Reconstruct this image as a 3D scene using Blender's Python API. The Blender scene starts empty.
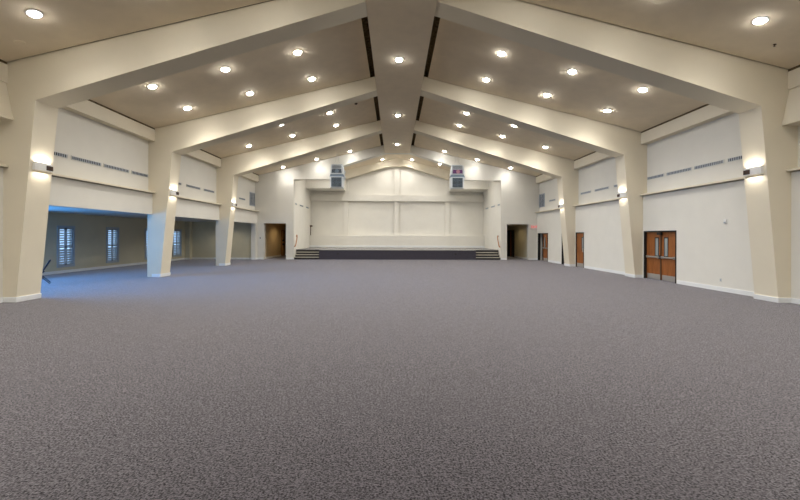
import bpy, bmesh, math, random
from mathutils import Vector, Matrix
random.seed(4)
S = bpy.context.scene
C = S.collection
PI = math.pi

# ------------------------------------------------------------------ materials
def mat(name, col, rough=0.7, spec=0.3, metal=0.0, noise=0.0, nscale=8.0, bump=0.0, bscale=60.0, emit=None, estr=0.0):
    m = bpy.data.materials.new(name); m.use_nodes = True
    nt = m.node_tree; b = nt.nodes['Principled BSDF']
    b.inputs['Base Color'].default_value = (*col, 1)
    b.inputs['Roughness'].default_value = rough
    b.inputs['Specular IOR Level'].default_value = spec
    b.inputs['Metallic'].default_value = metal
    if emit:
        b.inputs['Emission Color'].default_value = (*emit, 1)
        b.inputs['Emission Strength'].default_value = estr
    if noise or bump:
        tc = nt.nodes.new('ShaderNodeTexCoord')
    if noise:
        n = nt.nodes.new('ShaderNodeTexNoise'); n.inputs['Scale'].default_value = nscale
        n.inputs['Detail'].default_value = 4
        r = nt.nodes.new('ShaderNodeValToRGB')
        r.color_ramp.elements[0].position = 0.3; r.color_ramp.elements[1].position = 0.7
        r.color_ramp.elements[0].color = (*[c*(1-noise) for c in col], 1)
        r.color_ramp.elements[1].color = (*[min(1, c*(1+noise)) for c in col], 1)
        nt.links.new(tc.outputs['Object'], n.inputs['Vector'])
        nt.links.new(n.outputs['Fac'], r.inputs['Fac'])
        nt.links.new(r.outputs['Color'], b.inputs['Base Color'])
    if bump:
        n2 = nt.nodes.new('ShaderNodeTexNoise'); n2.inputs['Scale'].default_value = bscale
        bm_ = nt.nodes.new('ShaderNodeBump'); bm_.inputs['Strength'].default_value = bump
        bm_.inputs['Distance'].default_value = 0.01
        nt.links.new(tc.outputs['Object'], n2.inputs['Vector'])
        nt.links.new(n2.outputs['Fac'], bm_.inputs['Height'])
        nt.links.new(bm_.outputs['Normal'], b.inputs['Normal'])
    return m

def carpet(name, dark, light, scale=110.0, sheen=.25):
    m = bpy.data.materials.new(name); m.use_nodes = True
    nt = m.node_tree; b = nt.nodes['Principled BSDF']
    b.inputs['Roughness'].default_value = 0.95; b.inputs['Specular IOR Level'].default_value = 0.1
    b.inputs['Sheen Tint'].default_value = (.97, .93, 1, 1); b.inputs['Sheen Roughness'].default_value = 0.46
    tc = nt.nodes.new('ShaderNodeTexCoord')
    n = nt.nodes.new('ShaderNodeTexNoise'); n.inputs['Scale'].default_value = scale
    n.inputs['Detail'].default_value = 3; n.inputs['Roughness'].default_value = 0.6
    v = nt.nodes.new('ShaderNodeTexVoronoi'); v.inputs['Scale'].default_value = scale*0.75
    mx = nt.nodes.new('ShaderNodeMix'); mx.data_type = 'FLOAT'; mx.inputs[0].default_value = 0.2
    r = nt.nodes.new('ShaderNodeValToRGB')
    e = r.color_ramp.elements
    e[0].position = 0.36; e[0].color = (*dark, 1)
    e[1].position = 0.60; e[1].color = (*light, 1)
    L = nt.links.new
    L(tc.outputs['Object'], n.inputs['Vector']); L(tc.outputs['Object'], v.inputs['Vector'])
    L(n.outputs['Fac'], mx.inputs[2]); L(v.outputs['Distance'], mx.inputs[3])
    mr = nt.nodes.new('ShaderNodeMapRange'); mr.inputs['From Min'].default_value = .36; mr.inputs['From Max'].default_value = .60
    mr.inputs['To Min'].default_value = sheen*.12; mr.inputs['To Max'].default_value = sheen
    L(mx.outputs[0], mr.inputs['Value']); L(mr.outputs['Result'], b.inputs['Sheen Weight'])
    L(mx.outputs[0], r.inputs['Fac']); L(r.outputs['Color'], b.inputs['Base Color'])
    bp = nt.nodes.new('ShaderNodeBump'); bp.inputs['Strength'].default_value = 0.5; bp.inputs['Distance'].default_value = 0.01
    L(n.outputs['Fac'], bp.inputs['Height']); L(bp.outputs['Normal'], b.inputs['Normal'])
    return m

def wood(name, a, bcol):
    m = bpy.data.materials.new(name); m.use_nodes = True
    nt = m.node_tree; b = nt.nodes['Principled BSDF']
    b.inputs['Roughness'].default_value = 0.4; b.inputs['Specular IOR Level'].default_value = 0.4
    tc = nt.nodes.new('ShaderNodeTexCoord'); mp = nt.nodes.new('ShaderNodeMapping')
    mp.inputs['Scale'].default_value = (14, 14, 1.2)
    n = nt.nodes.new('ShaderNodeTexNoise'); n.inputs['Scale'].default_value = 2.0; n.inputs['Detail'].default_value = 6
    r = nt.nodes.new('ShaderNodeValToRGB')
    r.color_ramp.elements[0].position = 0.35; r.color_ramp.elements[0].color = (*a, 1)
    r.color_ramp.elements[1].position = 0.68; r.color_ramp.elements[1].color = (*bcol, 1)
    L = nt.links.new
    L(tc.outputs['Object'], mp.inputs['Vector']); L(mp.outputs['Vector'], n.inputs['Vector'])
    L(n.outputs['Fac'], r.inputs['Fac']); L(r.outputs['Color'], b.inputs['Base Color'])
    return m

def glass(name):
    m = bpy.data.materials.new(name); m.use_nodes = True
    nt = m.node_tree; nt.nodes.clear()
    o = nt.nodes.new('ShaderNodeOutputMaterial'); t = nt.nodes.new('ShaderNodeBsdfTransparent')
    g = nt.nodes.new('ShaderNodeBsdfGlossy'); g.inputs['Roughness'].default_value = 0.03
    t.inputs['Color'].default_value = (0.93, 0.96, 0.97, 1)
    x = nt.nodes.new('ShaderNodeMixShader'); x.inputs[0].default_value = 0.08
    nt.links.new(t.outputs[0], x.inputs[1]); nt.links.new(g.outputs[0], x.inputs[2]); nt.links.new(x.outputs[0], o.inputs[0])
    return m

M = {}
M['wall'] = mat('cream_wall_paint', (0.76, 0.735, 0.67), 0.75, 0.25, noise=0.02, nscale=1.5, bump=0.08, bscale=90)
M['frame'] = mat('beige_frame_paint', (0.76, 0.69, 0.55), 0.7, 0.25, noise=0.02, nscale=1.2, bump=0.06, bscale=70)
M['ceil'] = mat('taupe_ceiling_panel', (0.80, 0.69, 0.53), 0.85, 0.15, noise=0.035, nscale=2.5, bump=0.1, bscale=120)
M['aisle_ceil'] = mat('white_aisle_ceiling', (0.85, 0.85, 0.83), 0.8, 0.2)
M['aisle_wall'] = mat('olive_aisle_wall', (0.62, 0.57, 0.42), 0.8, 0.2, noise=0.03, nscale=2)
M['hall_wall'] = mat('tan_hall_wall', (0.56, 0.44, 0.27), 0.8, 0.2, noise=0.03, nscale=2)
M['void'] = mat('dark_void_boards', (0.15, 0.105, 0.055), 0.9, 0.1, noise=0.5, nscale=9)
M['base'] = mat('white_baseboard', (0.82, 0.83, 0.83), 0.5, 0.3)
M['carpet'] = carpet('purple_grey_carpet', (0.002, 0.002, 0.002), (0.035, 0.029, 0.034), 66.0, .82)
M['stage_front'] = carpet('plum_stage_carpet', (0.028, 0.026, 0.034), (0.075, 0.068, 0.085))
M['stage_top'] = carpet('grey_stage_carpet', (0.10, 0.10, 0.095), (0.30, 0.29, 0.27))
M['riser'] = mat('dark_riser', (0.035, 0.034, 0.034), 0.8, 0.2)
M['nosing'] = mat('pale_nosing', (0.42, 0.39, 0.33), 0.6, 0.3)
M['white'] = mat('white_enamel', (0.82, 0.81, 0.78), 0.4, 0.4)
M['ring'] = mat('white_trim_ring', (0.85, 0.84, 0.80), 0.4, 0.4)
M['lens'] = mat('lamp_lens', (0.9, 0.9, 0.9), 0.4, 0.3, emit=(1.0, 0.985, 0.95), estr=150)
M['softlens'] = mat('stage_lamp_lens', (0.9, 0.9, 0.9), 0.4, 0.3, emit=(1.0, 0.985, 0.95), estr=110)
M['dimlens'] = mat('sconce_lamp', (0.9, 0.9, 0.9), 0.4, 0.3, emit=(1.0, 0.92, 0.78), estr=4)
M['vent'] = mat('blue_grey_vent_metal', (0.42, 0.46, 0.52), 0.45, 0.4, 0.1)
M['ventdark'] = mat('vent_shadow', (0.05, 0.055, 0.065), 0.8, 0.2)
M['ventpale'] = mat('pale_vent_frame', (0.66, 0.66, 0.62), 0.5, 0.3)
M['dark'] = mat('black_metal', (0.02, 0.018, 0.017), 0.5, 0.3)
M['wood'] = wood('orange_brown_door_wood', (0.23, 0.070, 0.014), (0.36, 0.125, 0.030))
M['wood2'] = wood('honey_door_wood', (0.42, 0.24, 0.09), (0.56, 0.34, 0.14))
M['steel'] = mat('brushed_steel', (0.60, 0.58, 0.55), 0.35, 0.5, 0.8)
M['glass'] = glass('window_glass')
M['lite'] = mat('door_glass', (0.30, 0.33, 0.33), 0.08, 0.6)
M['navy'] = mat('navy_fabric', (0.012, 0.03, 0.075), 0.7, 0.3)
M['frame_metal'] = mat('dark_chair_tube', (0.03, 0.035, 0.05), 0.35, 0.5, 0.6)
M['red'] = mat('red_sign_letter', (0.75, 0.06, 0.05), 0.5, 0.3, emit=(1, 0.10, 0.08), estr=0.6)
M['signwhite'] = mat('sign_face', (0.85, 0.74, 0.70), 0.5, 0.3)
M['spk_white'] = mat('pale_speaker_shell', (0.66, 0.70, 0.74), 0.45, 0.4)
M['spk_grille'] = mat('blue_grey_grille', (0.10, 0.13, 0.17), 0.6, 0.3, noise=0.8, nscale=16)
M['spk_dark'] = mat('dark_speaker_grille', (0.045, 0.055, 0.06), 0.7, 0.2, noise=0.6, nscale=22)
M['spk_horn'] = mat('slate_horn', (0.22, 0.29, 0.38), 0.4, 0.4)
M['spk_violet'] = mat('violet_horn', (0.16, 0.06, 0.20), 0.4, 0.4)
M['spk_rose'] = mat('rose_cone', (0.62, 0.32, 0.40), 0.5, 0.3)
M['rail'] = mat('orange_brown_rail', (0.40, 0.17, 0.07), 0.4, 0.4)
M['bracket'] = mat('brown_bracket', (0.10, 0.055, 0.03), 0.5, 0.3)
M['shutter'] = mat('white_shutter', (0.42, 0.48, 0.54), 0.5, 0.3)

# ------------------------------------------------------------------ builders
class MB:
    def __init__(s): s.v = []; s.f = []
    def box(s, x0, x1, y0, y1, z0, z1):
        x0, x1 = min(x0, x1), max(x0, x1); y0, y1 = min(y0, y1), max(y0, y1); z0, z1 = min(z0, z1), max(z0, z1)
        n = len(s.v)
        s.v += [(x0,y0,z0),(x1,y0,z0),(x1,y1,z0),(x0,y1,z0),(x0,y0,z1),(x1,y0,z1),(x1,y1,z1),(x0,y1,z1)]
        s.f += [tuple(n+i for i in q) for q in ((3,2,1,0),(4,5,6,7),(0,1,5,4),(1,2,6,5),(2,3,7,6),(3,0,4,7))]
        return s
    def prism(s, poly, a0, a1, axis='y'):
        """polygon (2-D) extruded along an axis; y: (x,z), x: (y,z), z: (x,y)"""
        n = len(s.v); k = len(poly)
        for a in (a0, a1):
            for (u, w) in poly:
                s.v.append((u, a, w) if axis == 'y' else (a, u, w) if axis == 'x' else (u, w, a))
        s.f.append(tuple(range(n+k-1, n-1, -1))); s.f.append(tuple(range(n+k, n+2*k)))
        for i in range(k):
            j = (i+1) % k
            s.f.append((n+i, n+j, n+k+j, n+k+i))
        return s
    def tube(s, pts, r, seg=10, cap=True):
        pts = [Vector(p) for p in pts]; n0 = len(s.v); rs = r if isinstance(r, (list, tuple)) else [r]*len(pts)
        for i, p in enumerate(pts):
            d = (pts[min(i+1, len(pts)-1)] - pts[max(i-1, 0)]).normalized()
            up = Vector((0,0,1)) if abs(d.z) < 0.9 else Vector((1,0,0))
            a = d.cross(up).normalized(); b = d.cross(a).normalized()
            for k in range(seg):
                t = 2*PI*k/seg
                s.v.append(tuple(p + rs[i]*(math.cos(t)*a + math.sin(t)*b)))
        for i in range(len(pts)-1):
            for k in range(seg):
                k2 = (k+1) % seg
                s.f.append((n0+i*seg+k, n0+i*seg+k2, n0+(i+1)*seg+k2, n0+(i+1)*seg+k))
        if cap:
            s.f.append(tuple(n0+k for k in range(seg-1, -1, -1)))
            s.f.append(tuple(n0+(len(pts)-1)*seg+k for k in range(seg)))
        return s
    def lathe(s, prof, seg=28, close=False):
        """profile (r,z) turned about z"""
        n0 = len(s.v); k = len(prof)
        for i in range(seg):
            t = 2*PI*i/seg
            for (r, z) in prof: s.v.append((r*math.cos(t), r*math.sin(t), z))
        for i in range(seg):
            j = (i+1) % seg
            for q in range(k if close else k-1):
                q2 = (q+1) % k
                s.f.append((n0+i*k+q, n0+j*k+q, n0+j*k+q2, n0+i*k+q2))
        return s
    def move(s, mtx): s.v = [tuple(mtx @ Vector(p)) for p in s.v]; return s
    def build(s, name, m, parent=None, loc=(0,0,0), bevel=0.0, smooth=False):
        me = bpy.data.meshes.new(name); me.from_pydata(s.v, [], s.f); me.validate()
        bm = bmesh.new(); bm.from_mesh(me); bmesh.ops.recalc_face_normals(bm, faces=bm.faces); bm.to_mesh(me); bm.free()
        if smooth:
            for p in me.polygons: p.use_smooth = True
        me.materials.append(m)
        o = bpy.data.objects.new(name, me); C.objects.link(o); o.location = loc
        if parent: o.parent = parent
        if bevel:
            b = o.modifiers.new('bevel', 'BEVEL'); b.width = bevel; b.segments = 2; b.limit_method = 'ANGLE'
        return o

def tag(o, label, cat, group=None):
    o['label'] = label; o['category'] = cat
    if group: o['group'] = group
    return o
def thing(name, label, cat, loc=(0,0,0), rot=None, group=None):
    o = bpy.data.objects.new(name, None); C.objects.link(o); o.location = loc; o.empty_display_size = 0.2
    if rot: o.rotation_euler = rot
    return tag(o, label, cat, group)
def struct(o, label=None):
    o['kind'] = 'structure'
    if label: o['label'] = label
    return o
def sroot(name, label, loc=(0,0,0)):
    o = bpy.data.objects.new(name, None); C.objects.link(o); o.location = loc
    return struct(o, label)
def copy_tree(o, loc, label, rot=None, group=None):
    c = o.copy(); C.objects.link(c); c.location = loc; c['label'] = label
    if rot is not None: c.rotation_euler = rot
    if group: c['group'] = group
    for ch in [x for x in bpy.data.objects if x.parent == o]:
        d = ch.copy(); C.objects.link(d); d.parent = c
        for g in [x for x in bpy.data.objects if x.parent == ch]:
            e = g.copy(); C.objects.link(e); e.parent = d
    return c

# ------------------------------------------------------------------ dimensions
Y0, B, T = 10.0, 6.065, 0.67
NEAR = [Y0 + i*B for i in range(5)]
WL, WU = 10.65, 10.83         # lower / upper side wall faces
def cz(x): return 8.96 - 0.245*abs(x)
YB = -6.0                      # wall behind the camera
YS = NEAR[3]                   # proscenium
YE = NEAR[4]                   # last roof frame / stage back wall

def wall_x(mb, xa, xb, ya, yb, za, zb, holes=()):
    cuts = sorted(set([ya, yb] + [h[0] for h in holes] + [h[1] for h in holes]))
    for a, b in zip(cuts, cuts[1:]):
        mid = (a+b)/2; hs = [h for h in holes if h[0] < mid < h[1]]
        if not hs: mb.box(xa, xb, a, b, za, zb)
        else:
            h = hs[0]
            if h[2] > za: mb.box(xa, xb, a, b, za, h[2])
            if h[3] < zb: mb.box(xa, xb, a, b, h[3], zb)
def wall_y(mb, ya, yb, xa, xb, za, zb, holes=()):
    t = MB(); wall_x(t, ya, yb, xa, xb, za, zb, holes)
    n = len(mb.v); mb.v += [(y, x, z) for (x, y, z) in t.v]; mb.f += [tuple(n+i for i in f) for f in t.f]

# ------------------------------------------------------------------ floor, roof, ceilings
struct(MB().box(-16.3, 13.2, YB-0.2, 37.0, -0.2, 0.0).build('floor', M['carpet']), 'purple grey loop carpet over the whole hall floor')

cb = MB()
bays = [(YB, NEAR[0]-B-0.05), (NEAR[0]-B+T, NEAR[0]-0.05)] + [(NEAR[i]+T, NEAR[i+1]-0.05) for i in range(4)]
for (a, b) in bays:
    for s in (-1, 1):
        xi = 1.25 if a < NEAR[3] else 0.0
        cb.prism([(s*xi-(.05 if xi else 0), cz(xi)), (s*10.52, cz(10.52)), (s*10.52, cz(10.52)+.05), (s*xi-(.05 if xi else 0), cz(xi)+.05)], a, b)
struct(cb.build('ceiling', M['ceil']), 'taupe sloped ceiling panels between the roof frames')
rb = MB()
for s in (-1, 1):
    rb.prism([(0, 9.30), (s*11.1, 9.30-.245*11.1), (s*11.1, 9.42-.245*11.1), (0, 9.42)], YB-.2, YE+.9)
struct(rb.build('roof', M['void']), 'dark roof boards above the ceiling panels')
# dropped ridge soffit
struct(MB().box(-1.02, .90, YB, NEAR[3]+.02, 8.12, 8.80).build('ceiling_ridge', M['ceil']), 'flat dropped soffit running along the ridge')

# ------------------------------------------------------------------ portal frames
ordn = ['nearest', 'second', 'third']
def rafter_poly(s, off=0.0):
    ro = 10.86
    return [(s*9.81, 5.40), (s*1.0, 8.13), (s*.85, 8.17), (0, 8.17), (0, cz(0)+.03), (s*ro, cz(ro)+.03), (s*ro, cz(ro)-.15)]
for i in range(-1, 3):
    y = NEAR[0] + i*B
    if i < 0:
        root = sroot('portal_frame', 'beige column and rafter frame overhead behind the photographer', (0, y, 0))
    else:
        root = sroot('portal_frame', '%s beige frame of leaning columns and sloping roof beams' % ordn[i], (0, y, 0))
    for s in (-1, 1):
        MB().prism([(s*10.31, 0), (s*10.86, 0), (s*10.86, cz(10.86)-.15), (s*9.81, 5.40)], 0, T).build('column', M['frame'], root)
        MB().prism(rafter_poly(s), 0, T).build('rafter', M['frame'], root)
        bt = MB().prism([(s*10.29, 0), (s*10.66, 0), (s*10.66, .14), (s*10.277, .14)], -.02, T+.02)
        bt.build('base_trim', M['base'], root, bevel=.006)
for i in (3, 4):
    root = sroot('portal_frame', ['beige roof beam framing the top of the stage opening', 'cream roof beam along the top of the stage back wall'][i-3], (0, NEAR[i] - (.42 if i == 4 else 0), 0))
    for s in (-1, 1):
        rp = rafter_poly(s)
        if i == 3: rp = [(s*10.86, 6.08), (s*7.61, 6.08)] + rp[1:-1]
        MB().prism(rp, 0, T).build('rafter', M['wall'] if i == 3 else M['frame'], root)

# ------------------------------------------------------------------ side walls
D1, D2, D3, D4 = (14.13, 15.99), (21.11, 22.06), (26.12, 27.96), (22.9, 23.94)
HD = 2.05
wr = MB()
wall_x(wr, WL, 10.98, YB, YS, 0, 3.58, [(*d, 0, HD) for d in (D1, D4, D2, D3)])
wall_x(wr, WU, 11.02, YB, YE+.3, 3.58, 6.7)
struct(wr.build('wall_right', M['wall']), 'cream right side wall with wooden doors')
wl = MB()
wall_x(wl, -10.98, -WL, YB, YS, 0, 3.58, [(NEAR[0]+T-.1, 27.85, 0, 2.70)])
wall_x(wl, -11.02, -WU, YB, YE+.3, 3.58, 6.7)
struct(wl.build('wall_left', M['wall']), 'cream left side wall open to the side aisle below')
# ledges, eave beams
spans = [(YB, NEAR[0]-B), (NEAR[0]-B+T, NEAR[0])] + [(NEAR[i]+T, NEAR[i+1]) for i in range(3)]
k = 0
for s, sd in ((-1, 'left'), (1, 'right')):
    for j, (a, b) in enumerate(spans[1:]):
        k += 1
        struct(MB().box(s*10.50, s*10.9, a, b, 3.60, 3.66).build('trim_%d' % k, M['frame'], bevel=.006), 'narrow wall ledge along the %s wall, bay %d from the camera' % (sd, j+1))
    for j, (a, b) in enumerate(spans[1:]):
        k += 1
        bm_ = MB().box(s*10.54, s*10.9, a, b, 5.84, 6.33)
        bm_.box(s*10.60, s*10.9, a, b, 6.33, 6.45)
        struct(bm_.build('trim_%d' % k, M['frame'], bevel=.008), 'box beam at the eave of the %s wall, bay %d from the camera' % (sd, j+1))
    k += 1
    a, b = spans[1]
    struct(MB().prism([(s*10.37, 4.85), (s*10.9, 4.85), (s*10.9, 5.84), (s*10.58, 5.84)], a, b).build('trim_%d' % k, M['frame'], bevel=.008), 'deep boxed soffit under the eave beam, near end of the %s wall' % sd)
    k += 1
    gp = MB()
    for (a, b) in spans[1:]: gp.box(s*10.555, s*10.62, a, b, 6.34, 6.46)  # dark-coloured strip put in for the shade of the gap
    struct(gp.build('trim_%d' % k, M['void']), 'dark strip standing in for the shadow between eave beam and %s ceiling slope' % sd)

# baseboards
bb = MB()
prev = YB
for (a, b) in sorted((D1, D2, D3, D4)) + [(YS, YS)]:
    lo = prev
    if a > lo: bb.box(WL-.02, WL, lo, a-.04, 0, .14)
    prev = b+.04
struct(bb.build('baseboard_right', M['base']), 'white baseboard along the right wall')
bb = MB().box(-WL, -WL+.02, YB, NEAR[0], 0, .14).box(-WL, -WL+.02, 27.85, YS, 0, .14).box(-10.98, -WL+.02, 27.83, 27.85, 0, .14)
struct(bb.build('baseboard_left', M['base']), 'white baseboard along the left wall')

# wall behind the camera
struct(MB().box(-11, 11, YB-.2, YB, 0, 9.2).build('wall_rear', M['wall']), 'cream wall behind the camera')

# ------------------------------------------------------------------ proscenium wall and stage surround
pw = MB()
HLx, HRx, HH = (-10.15, -8.49), (8.36, 10.01), 2.73
OX = 7.9
wall_y(pw, YS+.006, YS+.35, -11.0, -OX, 0, 6.2, [(*HLx, 0, HH)])
wall_y(pw, YS+.006, YS+.35, OX, 11.0, 0, 6.2, [(*HRx, 0, HH)])
for s in (-1, 1):   # header above the opening, up to the roof beam
    pw.prism([(s*4.6, 6.08), (s*11.0, 6.08), (s*11.0, 6.20), (s*10.9, cz(10.9)), (s*4.6, cz(4.6)-.05)], YS+.006, YS+.35)
struct(pw.build('wall_stage_front', M['wall']), 'cream wall around the stage opening')
sw = MB()
for s in (-1, 1): sw.box(s*7.97, s*8.2, YS+.35, YE, 0, 7.1)
struct(sw.build('wall_stage_sides', M['wall']), 'cream side walls of the stage')
struct(MB().box(-8.3, 8.3, YE+.02, YE+.35, 0, 9.1).build('wall_back', M['wall']), 'cream back wall of the stage')
# pilasters, band, low wall, boxed soffits
k += 1
pl = MB()
for x in (-4.72, -.06, 4.62): pl.box(x-.21, x+.21, YE-.11, YE+.05, .7, 7.2 if abs(x) > 1 else 8.2)
struct(pl.build('trim_%d' % k, M['wall'], bevel=.01), 'flat vertical pilasters on the stage back wall')
k += 1
struct(MB().box(-7.97, 7.97, YE-.22, YE+.05, 5.0, 5.58).build('trim_%d' % k, M['wall'], bevel=.01), 'horizontal band across the stage back wall')
struct(MB().box(-7.97, 7.97, YE-.55, YE+.03, .6, 1.84).build('wall_stage_ledge', M['wall'], bevel=.015), 'low cream wall along the rear of the stage')
struct(MB().box(-7.97, 7.97, YE-.575, YE-.55, .75, .93).build('baseboard_stage', M['base']), 'white baseboard under the low stage wall')
for s, sd in ((-1, 'left'), (1, 'right')):
    k += 1
    struct(MB().box(s*4.75, s*7.97, 32.3, YE+.03, 5.93, 6.95).build('trim_%d' % k, M['wall'], bevel=.01), 'boxed soffit in the upper %s corner of the stage' % sd)
bb = MB()
for (a, b) in ((-10.66, HLx[0]), (HLx[1], -OX), (OX, HRx[0]), (HRx[1], 10.66)): bb.box(a, b, YS-.02, YS, 0, .14)
struct(bb.build('baseboard_stage_front', M['base']), 'white baseboard on the wall beside the stage')

# ------------------------------------------------------------------ stage and steps
SX, SZ = 5.98, .73
st = thing('stage', 'wide low stage with dark plum carpeted front and grey deck', 'stage', (0, YS, 0))
f = MB().box(-SX, SX, 0, YE-YS, 0, SZ-.03)
for s in (-1, 1): f.box(s*SX, s*7.96, .93, YE-YS, 0, SZ-.03)
f.build('platform', M['stage_front'], st)
f = MB().box(-SX, SX, -.025, YE-YS, SZ-.03, SZ)
for s in (-1, 1): f.box(s*SX, s*7.96, .90, YE-YS, SZ-.03, SZ)
f.build('deck', M['stage_top'], st)
for x in (-4.54, 4.42):
    MB().box(x-.07, x+.07, -.012, 0, .37, .47).build('floor_outlet', M['dark'], st)
for s, sd in ((-1, 'left'), (1, 'right')):
    t = thing('stage_steps', 'dark carpeted steps with pale nosings at the %s end of the stage' % sd, 'steps', (s*6.93, YS, 0), group='steps up to the stage')
    for i in range(3):
        h = SZ/4*(i+1)
        MB().box(-.93, .93, .30*i, .92, h-SZ/4, h-.03).build('step', M['riser'], t)
        MB().box(-.93, .93, .30*i-.02, .30*i+.30, h-.045, h).build('nosing', M['nosing'], t)
    MB().box(-.93, .93, .885, .925, SZ*.75, SZ-.035).build('riser', M['riser'], t)
    # handrail on the wall beside the steps
    hr = thing('handrail', 'short orange brown handrail on the wall above the %s stage steps' % sd, 'handrail', (s*7.86, YS, 1.0), group='handrails beside the stage steps')
    o = -s
    MB().tube([(o*.03, .0, -.04), (o*.08, .05, .02), (o*.09, .17, .17), (o*.09, .36, .45), (o*.09, .45, .62), (o*.085, .50, .83), (o*.04, .53, .86)], .04, 10).build('rail', M['rail'], hr, smooth=True)
    for (yy, zz) in ((.08, .05), (.50, .80)):
        MB().tube([(o*.01, yy, zz-.02), (o*.06, yy, zz-.03), (o*.085, yy, zz)], .03, 8).build('bracket', M['bracket'], hr)

# ------------------------------------------------------------------ side aisle on the left
AX = -15.9
AZ = 2.83
wins = [(17.44, 18.28), (20.37, 21.18), (23.48, 24.3), (26.37, 27.34)]
BW = (9.2, 14.4)
aw = MB()
wall_x(aw, AX-.2, AX, 8.8, 28.4, 0, 3.2, [(BW[0], BW[1], .15, 2.5)] + [(a, b, .33, 2.18) for a, b in wins])
struct(aw.build('wall_aisle_outer', M['aisle_wall']), 'olive beige outer wall of the side aisle with shuttered windows')
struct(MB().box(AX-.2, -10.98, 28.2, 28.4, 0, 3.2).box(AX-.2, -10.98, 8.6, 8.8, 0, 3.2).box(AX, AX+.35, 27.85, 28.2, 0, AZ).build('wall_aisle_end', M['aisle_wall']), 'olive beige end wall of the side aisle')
struct(MB().box(AX-.2, -10.9, 8.6, 28.4, AZ, AZ+.1).build('ceiling_aisle', M['aisle_ceil']), 'low white ceiling of the side aisle')
struct(MB().box(AX, AX+.02, 15.6, 27.85, 0, .13).box(AX+.35, -10.98, 28.18, 28.2, 0, .13).box(AX, AX+.37, 27.83, 27.85, 0, .13).build('baseboard_aisle', M['base']), 'pale baseboard in the side aisle')
for n, (a, b) in enumerate(wins):
    w = sroot('window_%d' % (n+1), 'tall narrow window with louvred white shutters, number %d along the side aisle' % (n+1), (AX, (a+b)/2, .33))
    hw, H = (b-a)/2, 1.85
    fr = MB().box(-.12, .03, -hw-.06, -hw+.03, -.06, H+.06).box(-.12, .03, hw-.03, hw+.06, -.06, H+.06).box(-.12, .03, -hw, hw, -.06, .03).box(-.12, .03, -hw, hw, H-.03, H+.06)
    fr.build('window_frame', M['shutter'], w)
    for s in (-1, 1):
        c0, c1 = (s*.015, s*(hw-.04))
        c0, c1 = min(c0, c1), max(c0, c1)
        sh = MB().box(-.03, .0, c0, c0+.05, .03, H-.03).box(-.03, 0, c1-.05, c1, .03, H-.03).box(-.03, 0, c0, c1, .03, .11).box(-.03, 0, c0, c1, H-.12, H-.03).box(-.03, 0, c0, c1, .86, .93)
        shut = sh.build('shutter', M['shutter'], w)
        lv = MB()
        zz = .17
        while zz < H-.14:
            if not .82 < zz < .97:
                g = .55 if zz > .9 else 1.0
                lv2 = MB().box(-.055, .055, c0+.05, c1-.05, -.005, .005)
                lv2.move(Matrix.Translation((-.02, 0, zz)) @ Matrix.Rotation(-g, 4, 'Y'))
                nn = len(lv.v); lv.v += lv2.v; lv.f += [tuple(nn+i for i in q) for q in lv2.f]
            zz += .115
        lv.build('louvre', M['shutter'], shut)
    MB().box(-.10, -.094, -hw+.02, hw-.02, .03, H-.03).build('pane', M['glass'], w)
w = sroot('window_5', 'large aisle window hidden behind the nearest left column', (AX, sum(BW)/2, .15))
hw = (BW[1]-BW[0])/2
fr = MB().box(-.15, .03, -hw-.05, -hw+.05, 0, 2.35).box(-.15, .03, hw-.05, hw+.05, 0, 2.35).box(-.15, .03, -hw, hw, 0, .06).box(-.15, .03, -hw, hw, 2.29, 2.35)
for q in range(1, 4): fr.box(-.12, 0, -hw+q*hw/2-.03, -hw+q*hw/2+.03, 0, 2.35)
fr.build('window_frame', M['dark'], w)
MB().box(-.10, -.094, -hw, hw, .03, 2.32).build('pane', M['glass'], w)

# stack chair beside the nearest left column
ch = thing('stacking_chair', 'dark blue stacking chair half hidden behind the nearest left column', 'chair', (-13.42, 13.78, 0))
ang = math.atan2(-.64, -.77)   # facing direction
ch.rotation_euler = (0, 0, ang)
# local: +x forward, y across
MB().prism([(-.22, .40), (.22, .42), (.24, .45), (.20, .475), (-.20, .455), (-.24, .43)], -.23, .23).build('seat', M['navy'], ch, bevel=.012)
MB().prism([(-.235, .50), (-.20, .51), (-.375, .87), (-.415, .86)], -.22, .22).build('backrest', M['navy'], ch, bevel=.012)
for s in (-1, 1):
    MB().tube([(.12, s*.22, .43), (-.05, s*.22, .40), (-.40, s*.23, .0)], .014, 8).build('leg', M['frame_metal'], ch, smooth=True)
    MB().tube([(-.10, s*.215, .41), (.05, s*.215, .38), (.27, s*.22, .0)], .014, 8).build('leg', M['frame_metal'], ch, smooth=True)
    MB().tube([(-.12, s*.225, .42), (-.22, s*.225, .49), (-.40, s*.225, .84)], .013, 8).build('back_frame', M['frame_metal'], ch, smooth=True)

# ------------------------------------------------------------------ halls beside the stage, passage on the right
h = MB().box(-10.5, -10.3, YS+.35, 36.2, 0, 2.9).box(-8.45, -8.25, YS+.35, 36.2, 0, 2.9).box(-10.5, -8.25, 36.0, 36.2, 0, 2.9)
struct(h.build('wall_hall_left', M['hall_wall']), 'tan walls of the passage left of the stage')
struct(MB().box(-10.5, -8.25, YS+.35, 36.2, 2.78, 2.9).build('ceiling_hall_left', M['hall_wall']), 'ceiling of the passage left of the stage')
struct(MB().box(-10.3, -10.28, YS+.35, 36.0, 0, .13).build('baseboard_hall_left', M['base']), 'baseboard in the passage left of the stage')
d = sroot('door_5', 'honey wooden door in the passage left of the stage', (-10.3, 33.0, 0))
MB().box(0, .05, -.08, .95, 0, 2.3).build('door_frame', M['wood'], d)
MB().box(.05, .08, 0, .42, .02, 2.2).build('leaf', M['wood2'], d)
MB().box(.08, .2, -.02, .30, .95, 1.12).box(.08, .2, -.02, .22, 1.28, 1.46).build('door_handle', M['dark'], d)
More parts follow.
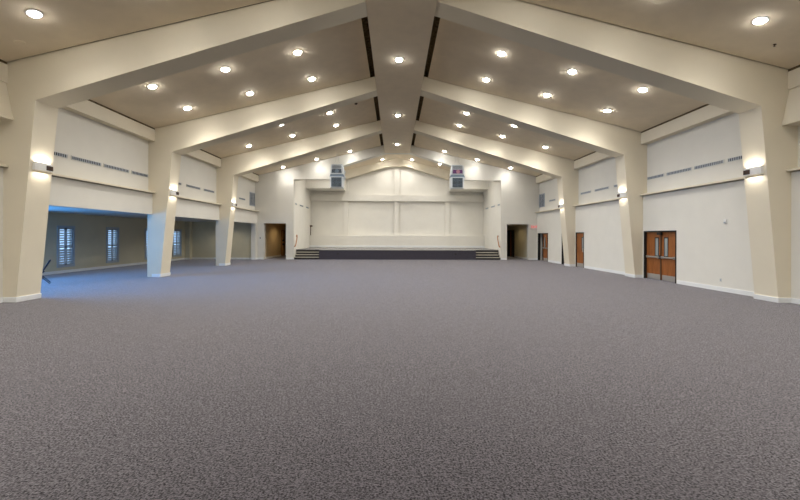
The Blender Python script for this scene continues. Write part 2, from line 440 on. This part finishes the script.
h = MB().box(10.2, 10.4, YS+.35, 36.2, 0, 2.9).box(8.15, 8.33, YS+.35, 36.2, 0, 2.9).box(8.15, 10.4, 36.0, 36.2, 0, 2.9)
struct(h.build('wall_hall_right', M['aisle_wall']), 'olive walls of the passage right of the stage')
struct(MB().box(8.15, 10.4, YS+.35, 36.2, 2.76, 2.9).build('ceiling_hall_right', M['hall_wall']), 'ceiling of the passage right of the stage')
struct(MB().box(10.18, 10.2, YS+.35, 32.0, 0, .13).build('baseboard_hall_right', M['base']), 'baseboard in the passage right of the stage')
d = sroot('door_6', 'dark brown door in the passage right of the stage', (10.2, 33.0, 0))
MB().box(-.06, 0, -.9, 1.1, 0, 2.35).build('door_frame', M['dark'], d)
MB().box(-.09, -.06, -.25, .05, .02, 2.25).build('leaf', M['wood'], d)
# side passage behind the open doors
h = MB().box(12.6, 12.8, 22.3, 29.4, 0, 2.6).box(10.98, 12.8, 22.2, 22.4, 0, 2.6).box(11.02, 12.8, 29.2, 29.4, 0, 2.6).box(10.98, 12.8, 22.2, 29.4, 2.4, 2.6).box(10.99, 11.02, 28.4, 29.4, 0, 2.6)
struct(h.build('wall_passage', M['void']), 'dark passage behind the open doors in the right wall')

# ------------------------------------------------------------------ doors in the right wall
def leaf(parent, w, hinge_left, lite_at, n_open=0.0, bar=True):
    """a door leaf in local coords: spans y 0..w, face towards -x"""
    lf = MB().box(-.022, .022, .004, w-.004, .012, 2.0)
    o = lf.build('leaf', M['wood'], parent, bevel=.004)
    lw = .085
    y0 = lite_at
    fr = MB().box(-.034, -.022, y0-.03, y0+lw*2+.03, .98, 1.02).box(-.034, -.022, y0-.03, y0+lw*2+.03, 1.74, 1.78).box(-.034, -.022, y0-.03, y0, 1.0, 1.76).box(-.034, -.022, y0+lw*2, y0+lw*2+.03, 1.0, 1.76)
    fr.build('lite_frame', M['dark'], o)
    MB().box(-.028, -.022, y0, y0+lw*2, 1.02, 1.74).build('lite', M['lite'], o)
    MB().box(-.028, -.022, .05, w-.05, .02, .24).build('kick_plate', M['steel'], o)
    if bar:
        b = MB().box(-.10, -.06, .08, w-.08, .93, .99).box(-.10, -.022, .06, .16, .915, 1.005).box(-.10, -.022, w-.16, w-.06, .915, 1.005)
        b.build('push_bar', M['steel'], o, bevel=.006)
    return o
def door_frame(root, w, thick=.16):
    # local y 0..w, x 0 = wall face, +x into the wall
    MB().box(-.015, thick, 0, .05, 0, HD).box(-.015, thick, w-.05, w, 0, HD).box(-.015, thick, 0, w, HD-.05, HD).build('door_frame', M['dark'], root, bevel=.004)

d = sroot('door_1', 'double wooden doors with push bars and steel kick plates, nearest on the right wall', (WL, D1[0], 0))
w_ = D1[1]-D1[0]; door_frame(d, w_)
lw_ = (w_-.10)/2
o = leaf(d, lw_-.006, True, .52); o.location = (.11, .05, 0)
MB().box(-.06, .07, lw_-.02, lw_+.13, .88, 1.04).build('latch_case', M['dark'], o)
o = leaf(d, lw_-.006, False, .16); o.location = (.11, .056+lw_, 0)
MB().box(.05, .11, w_/2-.02, w_/2+.02, .02, 2.0).build('mullion', M['bracket'], d)
MB().box(-.03, .05, w_/2-.11, w_/2+.11, 1.88, 1.99).build('door_closer', M['dark'], d)

d = sroot('door_2', 'single wooden door with tall glass strip beyond the second right column', (WL, D2[0], 0))
w_ = D2[1]-D2[0]; door_frame(d, w_)
o = leaf(d, w_-.10, True, .06, bar=False); o.location = (.05, .05, 0)
MB().box(-.07, -.022, .06, .10, .9, 1.12).build('door_handle', M['steel'], o)

d = sroot('door_3', 'double wooden doors at the far end of the right wall, one leaf open', (WL, D3[0], 0))
w_ = D3[1]-D3[0]; door_frame(d, w_)
lw_ = (w_-.10)/2
o = leaf(d, lw_-.006, True, .52); o.location = (.07, .05, 0)
o = leaf(d, lw_-.006, False, .16); o.location = (.42, w_-.04, 0); o.rotation_euler = (0, 0, -.18)

d = sroot('door_4', 'dark doorway just beyond the third right column', (WL, D4[0], 0))
w_ = D4[1]-D4[0]; door_frame(d, w_)
MB().box(.08, .12, .05, w_-.05, .012, 2.0).build('leaf', M['dark'], d)

# ------------------------------------------------------------------ small wall things
es = thing('exit_sign', 'small pinkish exit sign with red letters beside the right passage', 'sign', (10.42, YS, 2.52))
MB().box(-.23, .23, -.05, 0, -.18, .18).build('housing', M['signwhite'], es, bevel=.01)
cu = bpy.data.curves.new('exit_text', 'FONT'); cu.body = 'EXIT'; cu.size = .24; cu.align_x = 'CENTER'; cu.align_y = 'CENTER'; cu.extrude = .004
to = bpy.data.objects.new('exit_text', cu); C.objects.link(to)
bpy.context.view_layer.update()
me = bpy.data.meshes.new_from_object(to.evaluated_get(bpy.context.evaluated_depsgraph_get()))
bpy.data.objects.remove(to); me.materials.clear(); me.materials.append(M['red'])
lt = bpy.data.objects.new('lettering', me); C.objects.link(lt); lt.parent = es; lt.location = (0, -.054, 0); lt.rotation_euler = (PI/2, 0, 0)

t = thing('fire_alarm', 'small white alarm unit on the right wall between door and column', 'alarm', (WL, 12.0, 2.30))
MB().box(-.035, .01, -.055, .055, -.05, .08).build('housing', M['white'], t, bevel=.01)
MB().box(-.045, -.035, -.035, .035, -.04, .0).build('strobe', M['vent'], t)
t = thing('wall_outlet', 'small outlet low on the right wall near the first column', 'outlet', (WL, 12.18, .37))
MB().box(-.01, 0, -.04, .04, -.06, .06).build('cover_plate', M['ventpale'], t)
MB().box(-.014, -.01, -.02, .02, -.035, .035).build('socket', M['vent'], t)
t = thing('light_switch', 'small light switch between the aisle opening and left passage', 'switch', (-10.42, YS, 1.62))
MB().box(-.06, .06, -.012, 0, -.08, .08).build('cover_plate', M['ventpale'], t)
MB().box(-.025, .025, -.022, -.012, -.05, .05).build('rocker', M['ventdark'], t)
t = thing('corner_rod', 'small brown block on a rod in the rear left stage corner', 'fixture', (-7.92, YE-.35, 1.84))  # made-up shape for an unidentified brown mark
MB().tube([(0, 0, 0), (0, 0, .80)], .035, 8).build('rod', M['bracket'], t)
MB().box(-.05, .16, -.1, .1, .78, .92).build('head', M['bracket'], t, bevel=.01)

# linear air vents on the upper walls, and stage side walls
def linear_vent(x, ya, yb, z, s, label, group, hh=.05):
    """s: +1 right wall (faces -x), -1 left wall"""
    t = thing('air_vent', label, 'vent', (x, (ya+yb)/2, z), (0, 0, 0 if s > 0 else PI), group)
    hw = (yb-ya)/2
    MB().box(-.006, 0, -hw, hw, -hh, hh).build('backing', M['ventdark'], t)
    MB().box(-.02, 0, -hw-.02, hw+.02, hh, hh+.02).box(-.02, 0, -hw-.02, hw+.02, -hh-.02, -hh).box(-.02, 0, -hw-.02, -hw, -hh, hh).box(-.02, 0, hw, hw+.02, -hh, hh).build('frame', M['ventpale'], t)
    lv = MB()
    n = max(6, int(hw*2/.075))
    for q in range(n):
        yy = -hw + (q+.5)*2*hw/n
        lv.prism([(-.018, yy-.022), (-.006, yy-.03), (-.006, yy+.0), (-.018, yy+.008)], -hh, hh, 'z')
    lv.build('louvre', M['vent'], t)
    return t
on = ['first', 'second', 'third', 'fourth']
rows = {0: ('nearest', [(10.95, 12.11), (12.28, 13.48), (13.63, 14.88), (15.05, 16.02)]),
        1: ('middle', [(17.2, 18.5), (18.97, 20.28), (20.71, 21.84)]),
        2: ('far', [(23.5, 24.6), (25.32, 26.33)])}
for s, sd in ((-1, 'left'), (1, 'right')):
    for b_, (bn, sl) in rows.items():
        for q, (a, b) in enumerate(sl):
            linear_vent(s*WU, a, b, 4.34, s, '%s slot vent from the near column, high on %s wall of %s bay' % (on[q], sd, bn), 'slot vents high on the side walls')
    for q, (a, b) in enumerate(((28.75, 29.35), (30.2, 31.3), (32.3, 33.3))):
        linear_vent(s*7.97, a, b, 4.28, s, '%s slot vent back from the opening on the %s stage side wall' % (on[q], sd), 'slot vents on the stage side walls', .05)
    t = thing('return_grille', 'large grey louvred grille at the far end of the upper %s wall' % sd, 'grille', (s*WU, 27.65, 4.5), (0, 0, 0 if s > 0 else PI), 'large grilles on the upper walls')
    MB().box(-.008, 0, -.48, .48, -.47, .47).build('backing', M['ventdark'], t)
    MB().box(-.03, 0, -.5, .5, .44, .5).box(-.03, 0, -.5, .5, -.5, -.44).box(-.03, 0, -.5, -.45, -.45, .45).box(-.03, 0, .45, .5, -.45, .45).box(-.03, 0, .12*s-.03, .12*s+.03, -.45, .45).build('frame', M['vent'], t)
    lv = MB()
    for q in range(14):
        zz = -.42 + q*.062
        lv.prism([(-.026, zz), (-.008, zz+.03), (-.008, zz+.045), (-.026, zz+.015)], -.45, .45, 'y') if False else lv.box(-.024, -.008, -.45, .45, zz, zz+.03)
    lv.build('louvre', M['vent'], t)

# ------------------------------------------------------------------ sconces
def spot(name, parent, loc, rot, watts, size_deg, blend, col, rad=.05):
    l = bpy.data.lights.get(name) or bpy.data.lights.new(name, 'SPOT')
    l.energy = watts; l.spot_size = math.radians(size_deg); l.spot_blend = blend; l.color = col; l.shadow_soft_size = rad
    o = bpy.data.objects.new(name, l); C.objects.link(o); o.parent = parent; o.location = loc; o.rotation_euler = rot
    return o
WARM = (1.0, .93, .82)
for s, sd in ((-1, 'left'), (1, 'right')):
    for i in range(3):
        z = 3.66
        xf = 10.31 - .5*z/5.4
        t = thing('wall_sconce', 'lit white up and down sconce on the %s %s column' % (ordn[i], sd), 'sconce', (s*xf, NEAR[i]+.34, z), (0, 0, 0 if s > 0 else PI), 'sconces on the columns')
        g = 1 if s > 0 else -1
        # half-oval body, open above and below
        pr = [(.02, -.25), (-.07, -.25), (-.115, -.17), (-.125, 0), (-.115, .17), (-.07, .25), (.02, .25)]
        MB().prism(pr, -.10, .11, 'z').build('body', M['white'], t, bevel=.008)
        MB().prism([(x*1.06, y*1.03) for x, y in pr], -.125, -.10, 'z').build('base_strip', M['frame'], t)
        gr = MB()
        ya, yb = (.02*g, .21*g)
        gr.box(-.135, -.11, ya, yb, -.07, .055)
        gr.build('grille', M['ventdark'], t)
        gl = MB()
        for q in range(4):
            yy = ya + (q+.5)*(yb-ya)/4
            gl.box(-.142, -.13, yy-.012, yy+.012, -.065, .05)
        gl.build('grille_bar', M['bracket'], t)
        MB().box(-.09, -.04, -.16, .16, .11, .125).build('lamp', M['dimlens'], t)
        for nm, dz, rx in (('sconce_up', .13, PI), ('sconce_down', -.14, 0)):
            l = bpy.data.lights.get(nm) or bpy.data.lights.new(nm, 'AREA')
            l.shape = 'RECTANGLE'; l.size = .10; l.size_y = .42; l.energy = 4.2 if dz > 0 else 2.8; l.color = WARM
            lo_ = bpy.data.objects.new(nm, l); C.objects.link(lo_); lo_.parent = t; lo_.location = (-.085, 0, dz); lo_.rotation_euler = (rx, 0, 0)

# ------------------------------------------------------------------ recessed downlights
proto = {}
POWER = {0: 228, 1: 190, 2: 115, 3: 75}      # main rows, stage rows, rows close to a roof beam
def downlight(x, y, label, group, z=None, soft=0):
    sl = 0 if z else (math.atan(.245)*(1 if x > 0 else -1))
    zz = z if z else cz(x)
    if soft not in proto:
        p = proto[soft] = thing('downlight', label, 'downlight', (x, y, zz), (0, sl, 0), group)
        MB().lathe([(.115, -.012), (.135, -.018), (.155, -.012), (.16, 0), (.115, 0)], 32, True).build('trim_ring', M['ring'], p, smooth=True)
        MB().lathe([(.0, -.062), (.04, -.059), (.08, -.045), (.108, -.022), (.115, -.006), (0, -.002)], 32).build('lens', M['softlens' if soft else 'lens'], p)
        spot(('downlight_lamp', 'downlight_lamp_stage', 'downlight_lamp_dim', 'downlight_lamp_low')[soft], p, (0, 0, -.10), (0, 0, 0), POWER[soft], 150, 1.0, (1.0, .965, .90), .09)
        return p
    return copy_tree(proto[soft], (x, y, zz), label, (0, sl, 0), group)
CX = -.06
rowsY = [(-4.0, 'rearmost bay'), (.6, 'bay above the camera'), (2.7, 'bay above the camera'), (6.6, 'bay overhead'), (8.6, 'bay overhead'), (12.73, 'nearest full bay'), (14.87, 'nearest full bay'), (18.95, 'middle bay'), (21.05, 'middle bay'), (24.95, 'far bay'), (27.47, 'far bay')]
for r_, (y, bn) in enumerate(rowsY):
    rn = 'near row' if (r_ % 2 == 1) else 'far row'
    for s, sd in ((-1, 'left'), (1, 'right')):
        for x, xn in ((3.51, 'beside the ridge'), (5.97, 'in mid slope'), (8.44, 'beside the eave')):
            downlight(CX+s*x, y, 'round recessed downlight %s, %s slope, %s of %s' % (xn, sd, rn, bn), 'downlights in the sloped ceiling', soft=3 if y > 27 else 2 if y == 8.6 else 0)
for y, bn in ((1.0, 'behind the photographer'), (7.12, 'before the nearest frame'), (13.25, 'between the nearest and second frames'), (19.38, 'between the second and third frames'), (25.5, 'beyond the third frame')):
    downlight(CX-.02, y, 'round downlight in the ridge soffit %s' % bn, 'downlights along the ridge', z=8.12)
for x, y, lb in ((-1.36, 33.0, 'left of the ridge'), (1.28, 33.1, 'right of the ridge'), (-3.93, 31.94, 'by the left speaker'), (3.65, 32.1, 'by the right speaker'),
                 (-6.3, 30.5, 'above the left stage corner'), (6.3, 30.5, 'above the right stage corner'), (-3.6, 30.2, 'behind the stage header, left'), (3.5, 30.2, 'behind the stage header, right'),
                 (-6.2, 29.3, 'added close behind the header, far left'), (6.1, 29.3, 'added close behind the header, far right')):  # last pair added out of view to brighten the stage
    downlight(x, y, 'small downlight in the stage ceiling %s' % lb, 'downlights over the stage', soft=1)

t = thing('ceiling_speaker', 'faint round ceiling disc beside the nearest left eave', 'ceiling disc', (-9.61, 9.38, cz(9.61)), (0, -math.atan(.245), 0))
MB().lathe([(.06, -.004), (.10, -.010), (.115, -.006), (.115, 0), (.06, 0)], 24, True).build('rim', M['ceil'], t)
MB().lathe([(0, -.006), (.06, -.004), (.06, 0), (0, 0)], 24).build('grille', M['ceil'], t)
t = thing('sprinkler_head', 'tiny dark sprinkler head on the nearest right ceiling slope', 'sprinkler', (9.36, 9.21, cz(9.36)), (0, math.atan(.245), 0))
MB().lathe([(0, -.004), (.035, -.006), (.035, 0), (0, 0)], 14).build('plate', M['bracket'], t)
MB().lathe([(0, -.05), (.022, -.05), (.022, -.045), (.006, -.04), (.006, 0)], 12).build('head', M['bracket'], t)
t = thing('smoke_detector', 'small dark detector on the left ceiling slope of the middle bay near ridge', 'detector', (-2.18, 18.54, cz(2.18)), (0, -math.atan(.245), 0))
MB().lathe([(0, -.05), (.05, -.05), (.075, -.03), (.08, 0), (0, 0)], 20).build('body', M['bracket'], t)
MB().lathe([(0, -.06), (.03, -.058), (.03, -.05), (0, -.05)], 16).build('sensor', M['ventdark'], t)

# ------------------------------------------------------------------ hanging speaker clusters
def speaker(x, label, violet):
    t = thing('hanging_speaker', label, 'speaker', (x, 27.35, 5.33), group='hanging speakers')
    # lower cabinet
    lo = MB().prism([(-.47, 0), (.47, 0), (.49, .80), (-.49, .80)], -.30, .45).build('lower_cabinet', M['spk_white'], t, bevel=.02)
    MB().box(-.37, .37, -.325, -.30, .05, .74).build('grille', M['spk_dark'], lo)
    g = MB()
    for q in range(9): g.box(-.37+q*.0925-.006, -.37+q*.0925+.006, -.335, -.325, .05, .74)
    for q in range(8): g.box(-.37, .37, -.335, -.325, .06+q*.095, .072+q*.095)
    g.build('grille_bars', M['spk_horn'], lo)
    # horn band between the cabinets
    MB().prism([(-.52, .80), (.56, .80), (.48, .98), (-.46, .98)], -.24, .40).build('horn_shell', M['spk_horn'], t, bevel=.01)
    # upper cabinet
    up = MB().prism([(-.49, .98), (.54, .98), (.44, 1.66), (-.40, 1.66)], -.30, .42).build('upper_cabinet', M['spk_white'], t, bevel=.02)
    MB().prism([(-.36, 1.06), (.38, 1.06), (.35, 1.34), (-.33, 1.34)], -.325, -.30).build('grille', M['spk_violet'] if violet else M['spk_grille'], up)
    cone = MB().lathe([(.0, .03), (.05, .03), (.13, .0), (.15, .0), (.15, -.01), (0, -.01)], 20)
    cone.move(Matrix.Translation((.03, -.325, 1.20)) @ Matrix.Rotation(PI/2, 4, 'X'))
    cone.build('cone', M['spk_rose'] if violet else M['spk_horn'], up, smooth=True)
    fl = MB()
    for q in range(4): fl.box(-.34, .34, -.33, -.30, 1.40+q*.06, 1.42+q*.06)
    fl.build('louvre', M['spk_grille'], up)
    # flared side wings
    MB().prism([(.49, .55), (.62, .80), (.49, .98)], -.1, .35).prism([(.49, 1.05), (.60, 1.22), (.47, 1.40)], -.1, .35).build('side_wing', M['spk_white'], t)
    # rigging
    MB().box(-.38, .38, -.05, .05, 1.67, 1.73).build('fly_bar', M['spk_horn'], t)
    for dx in (-.34, .34):
        dz = cz(x + dx) - 5.33
        MB().tube([(dx, 0, 1.71), (dx*.35, 0, 1.95), (dx*.12, .0, cz(x)-5.33+.005)], .012, 8).build('chain', M['steel'], t)
    return t
speaker(-4.49, 'pale stacked loudspeaker cluster hanging left of the stage opening', False)
speaker(4.36, 'pale loudspeaker cluster with violet horn hanging right of the stage opening', True)

# ------------------------------------------------------------------ daylight, added passage lamps
w = bpy.data.worlds.new('sky'); S.world = w; w.use_nodes = True
bg = w.node_tree.nodes['Background']; bg.inputs['Color'].default_value = (.46, .68, 1.0, 1); bg.inputs['Strength'].default_value = 1.7
def area(name, loc, rot, sx, sy, e, col):
    l = bpy.data.lights.new(name, 'AREA'); l.shape = 'RECTANGLE'; l.size = sx; l.size_y = sy; l.energy = e; l.color = col
    o = bpy.data.objects.new(name, l); C.objects.link(o); o.location = loc; o.rotation_euler = rot; return o
area('daylight_large_window', (AX-.5, sum(BW)/2, 1.45), (0, -PI/2-.35, 0), 2.2, 5.0, 760, (.06, .38, 1.0))
def plight(name, loc, e, col):
    l = bpy.data.lights.new(name, 'POINT'); l.energy = e; l.color = col; l.shadow_soft_size = .15
    o = bpy.data.objects.new(name, l); C.objects.link(o); o.location = loc; return o
for (x, y, e, nm, sd) in ((-9.2, 31.0, 9, 'added warm round downlight in the passage left of the stage', 'l'), (9.1, 30.2, 4, 'added warm round downlight in the passage right of the stage', 'r'), (-12.7, 26.4, 15, 'added round downlight at the far end of the side aisle ceiling', 'a')):  # unseen lamps added to light both passages and the aisle end
    t = thing('downlight', nm, 'downlight', (x, y, {'l': 2.78, 'r': 2.76, 'a': AZ}[sd]), group='added downlights in the passages')
    MB().lathe([(.08, -.012), (.10, -.015), (.12, 0), (.08, 0)], 24, True).build('trim_ring', M['ring'], t)
    MB().lathe([(0, -.008), (.08, -.008), (.08, 0), (0, 0)], 24).build('lens', M['dimlens'], t)
    l = bpy.data.lights.new('added_passage_lamp', 'SPOT'); l.energy = e*6; l.spot_size = math.radians(160); l.spot_blend = .6; l.color = (1, .93, .80) if sd == 'a' else (1, .75, .42); l.shadow_soft_size = .08
    o = bpy.data.objects.new('added_passage_lamp', l); C.objects.link(o); o.parent = t; o.location = (0, 0, -.03)

# ------------------------------------------------------------------ camera
f_, cy_, yaw, roll, xc = 370.0, 236.022, .0136, -.0031, -.2106
cam = bpy.data.cameras.new('camera'); co = bpy.data.objects.new('camera', cam); C.objects.link(co)
cam.sensor_fit = 'HORIZONTAL'; cam.sensor_width = 36; cam.lens = f_*36/800
cam.shift_y = -(250-cy_)/800; cam.clip_end = 200
fwd = Vector((math.sin(yaw), math.cos(yaw), 0)); right = Vector((math.cos(yaw), -math.sin(yaw), 0)); up = Vector((0, 0, 1))
er = math.cos(roll)*right - math.sin(roll)*up; eu = math.sin(roll)*right + math.cos(roll)*up
mt = Matrix((er, eu, -fwd)).transposed().to_4x4(); mt.translation = (xc, 0, 1.8)
co.matrix_world = mt
S.camera = co
S.view_settings.view_transform = 'Standard'; S.view_settings.look = 'None'
S.view_settings.gamma = 1; S.view_settings.use_curve_mapping = False
S.view_settings.exposure = 0.0
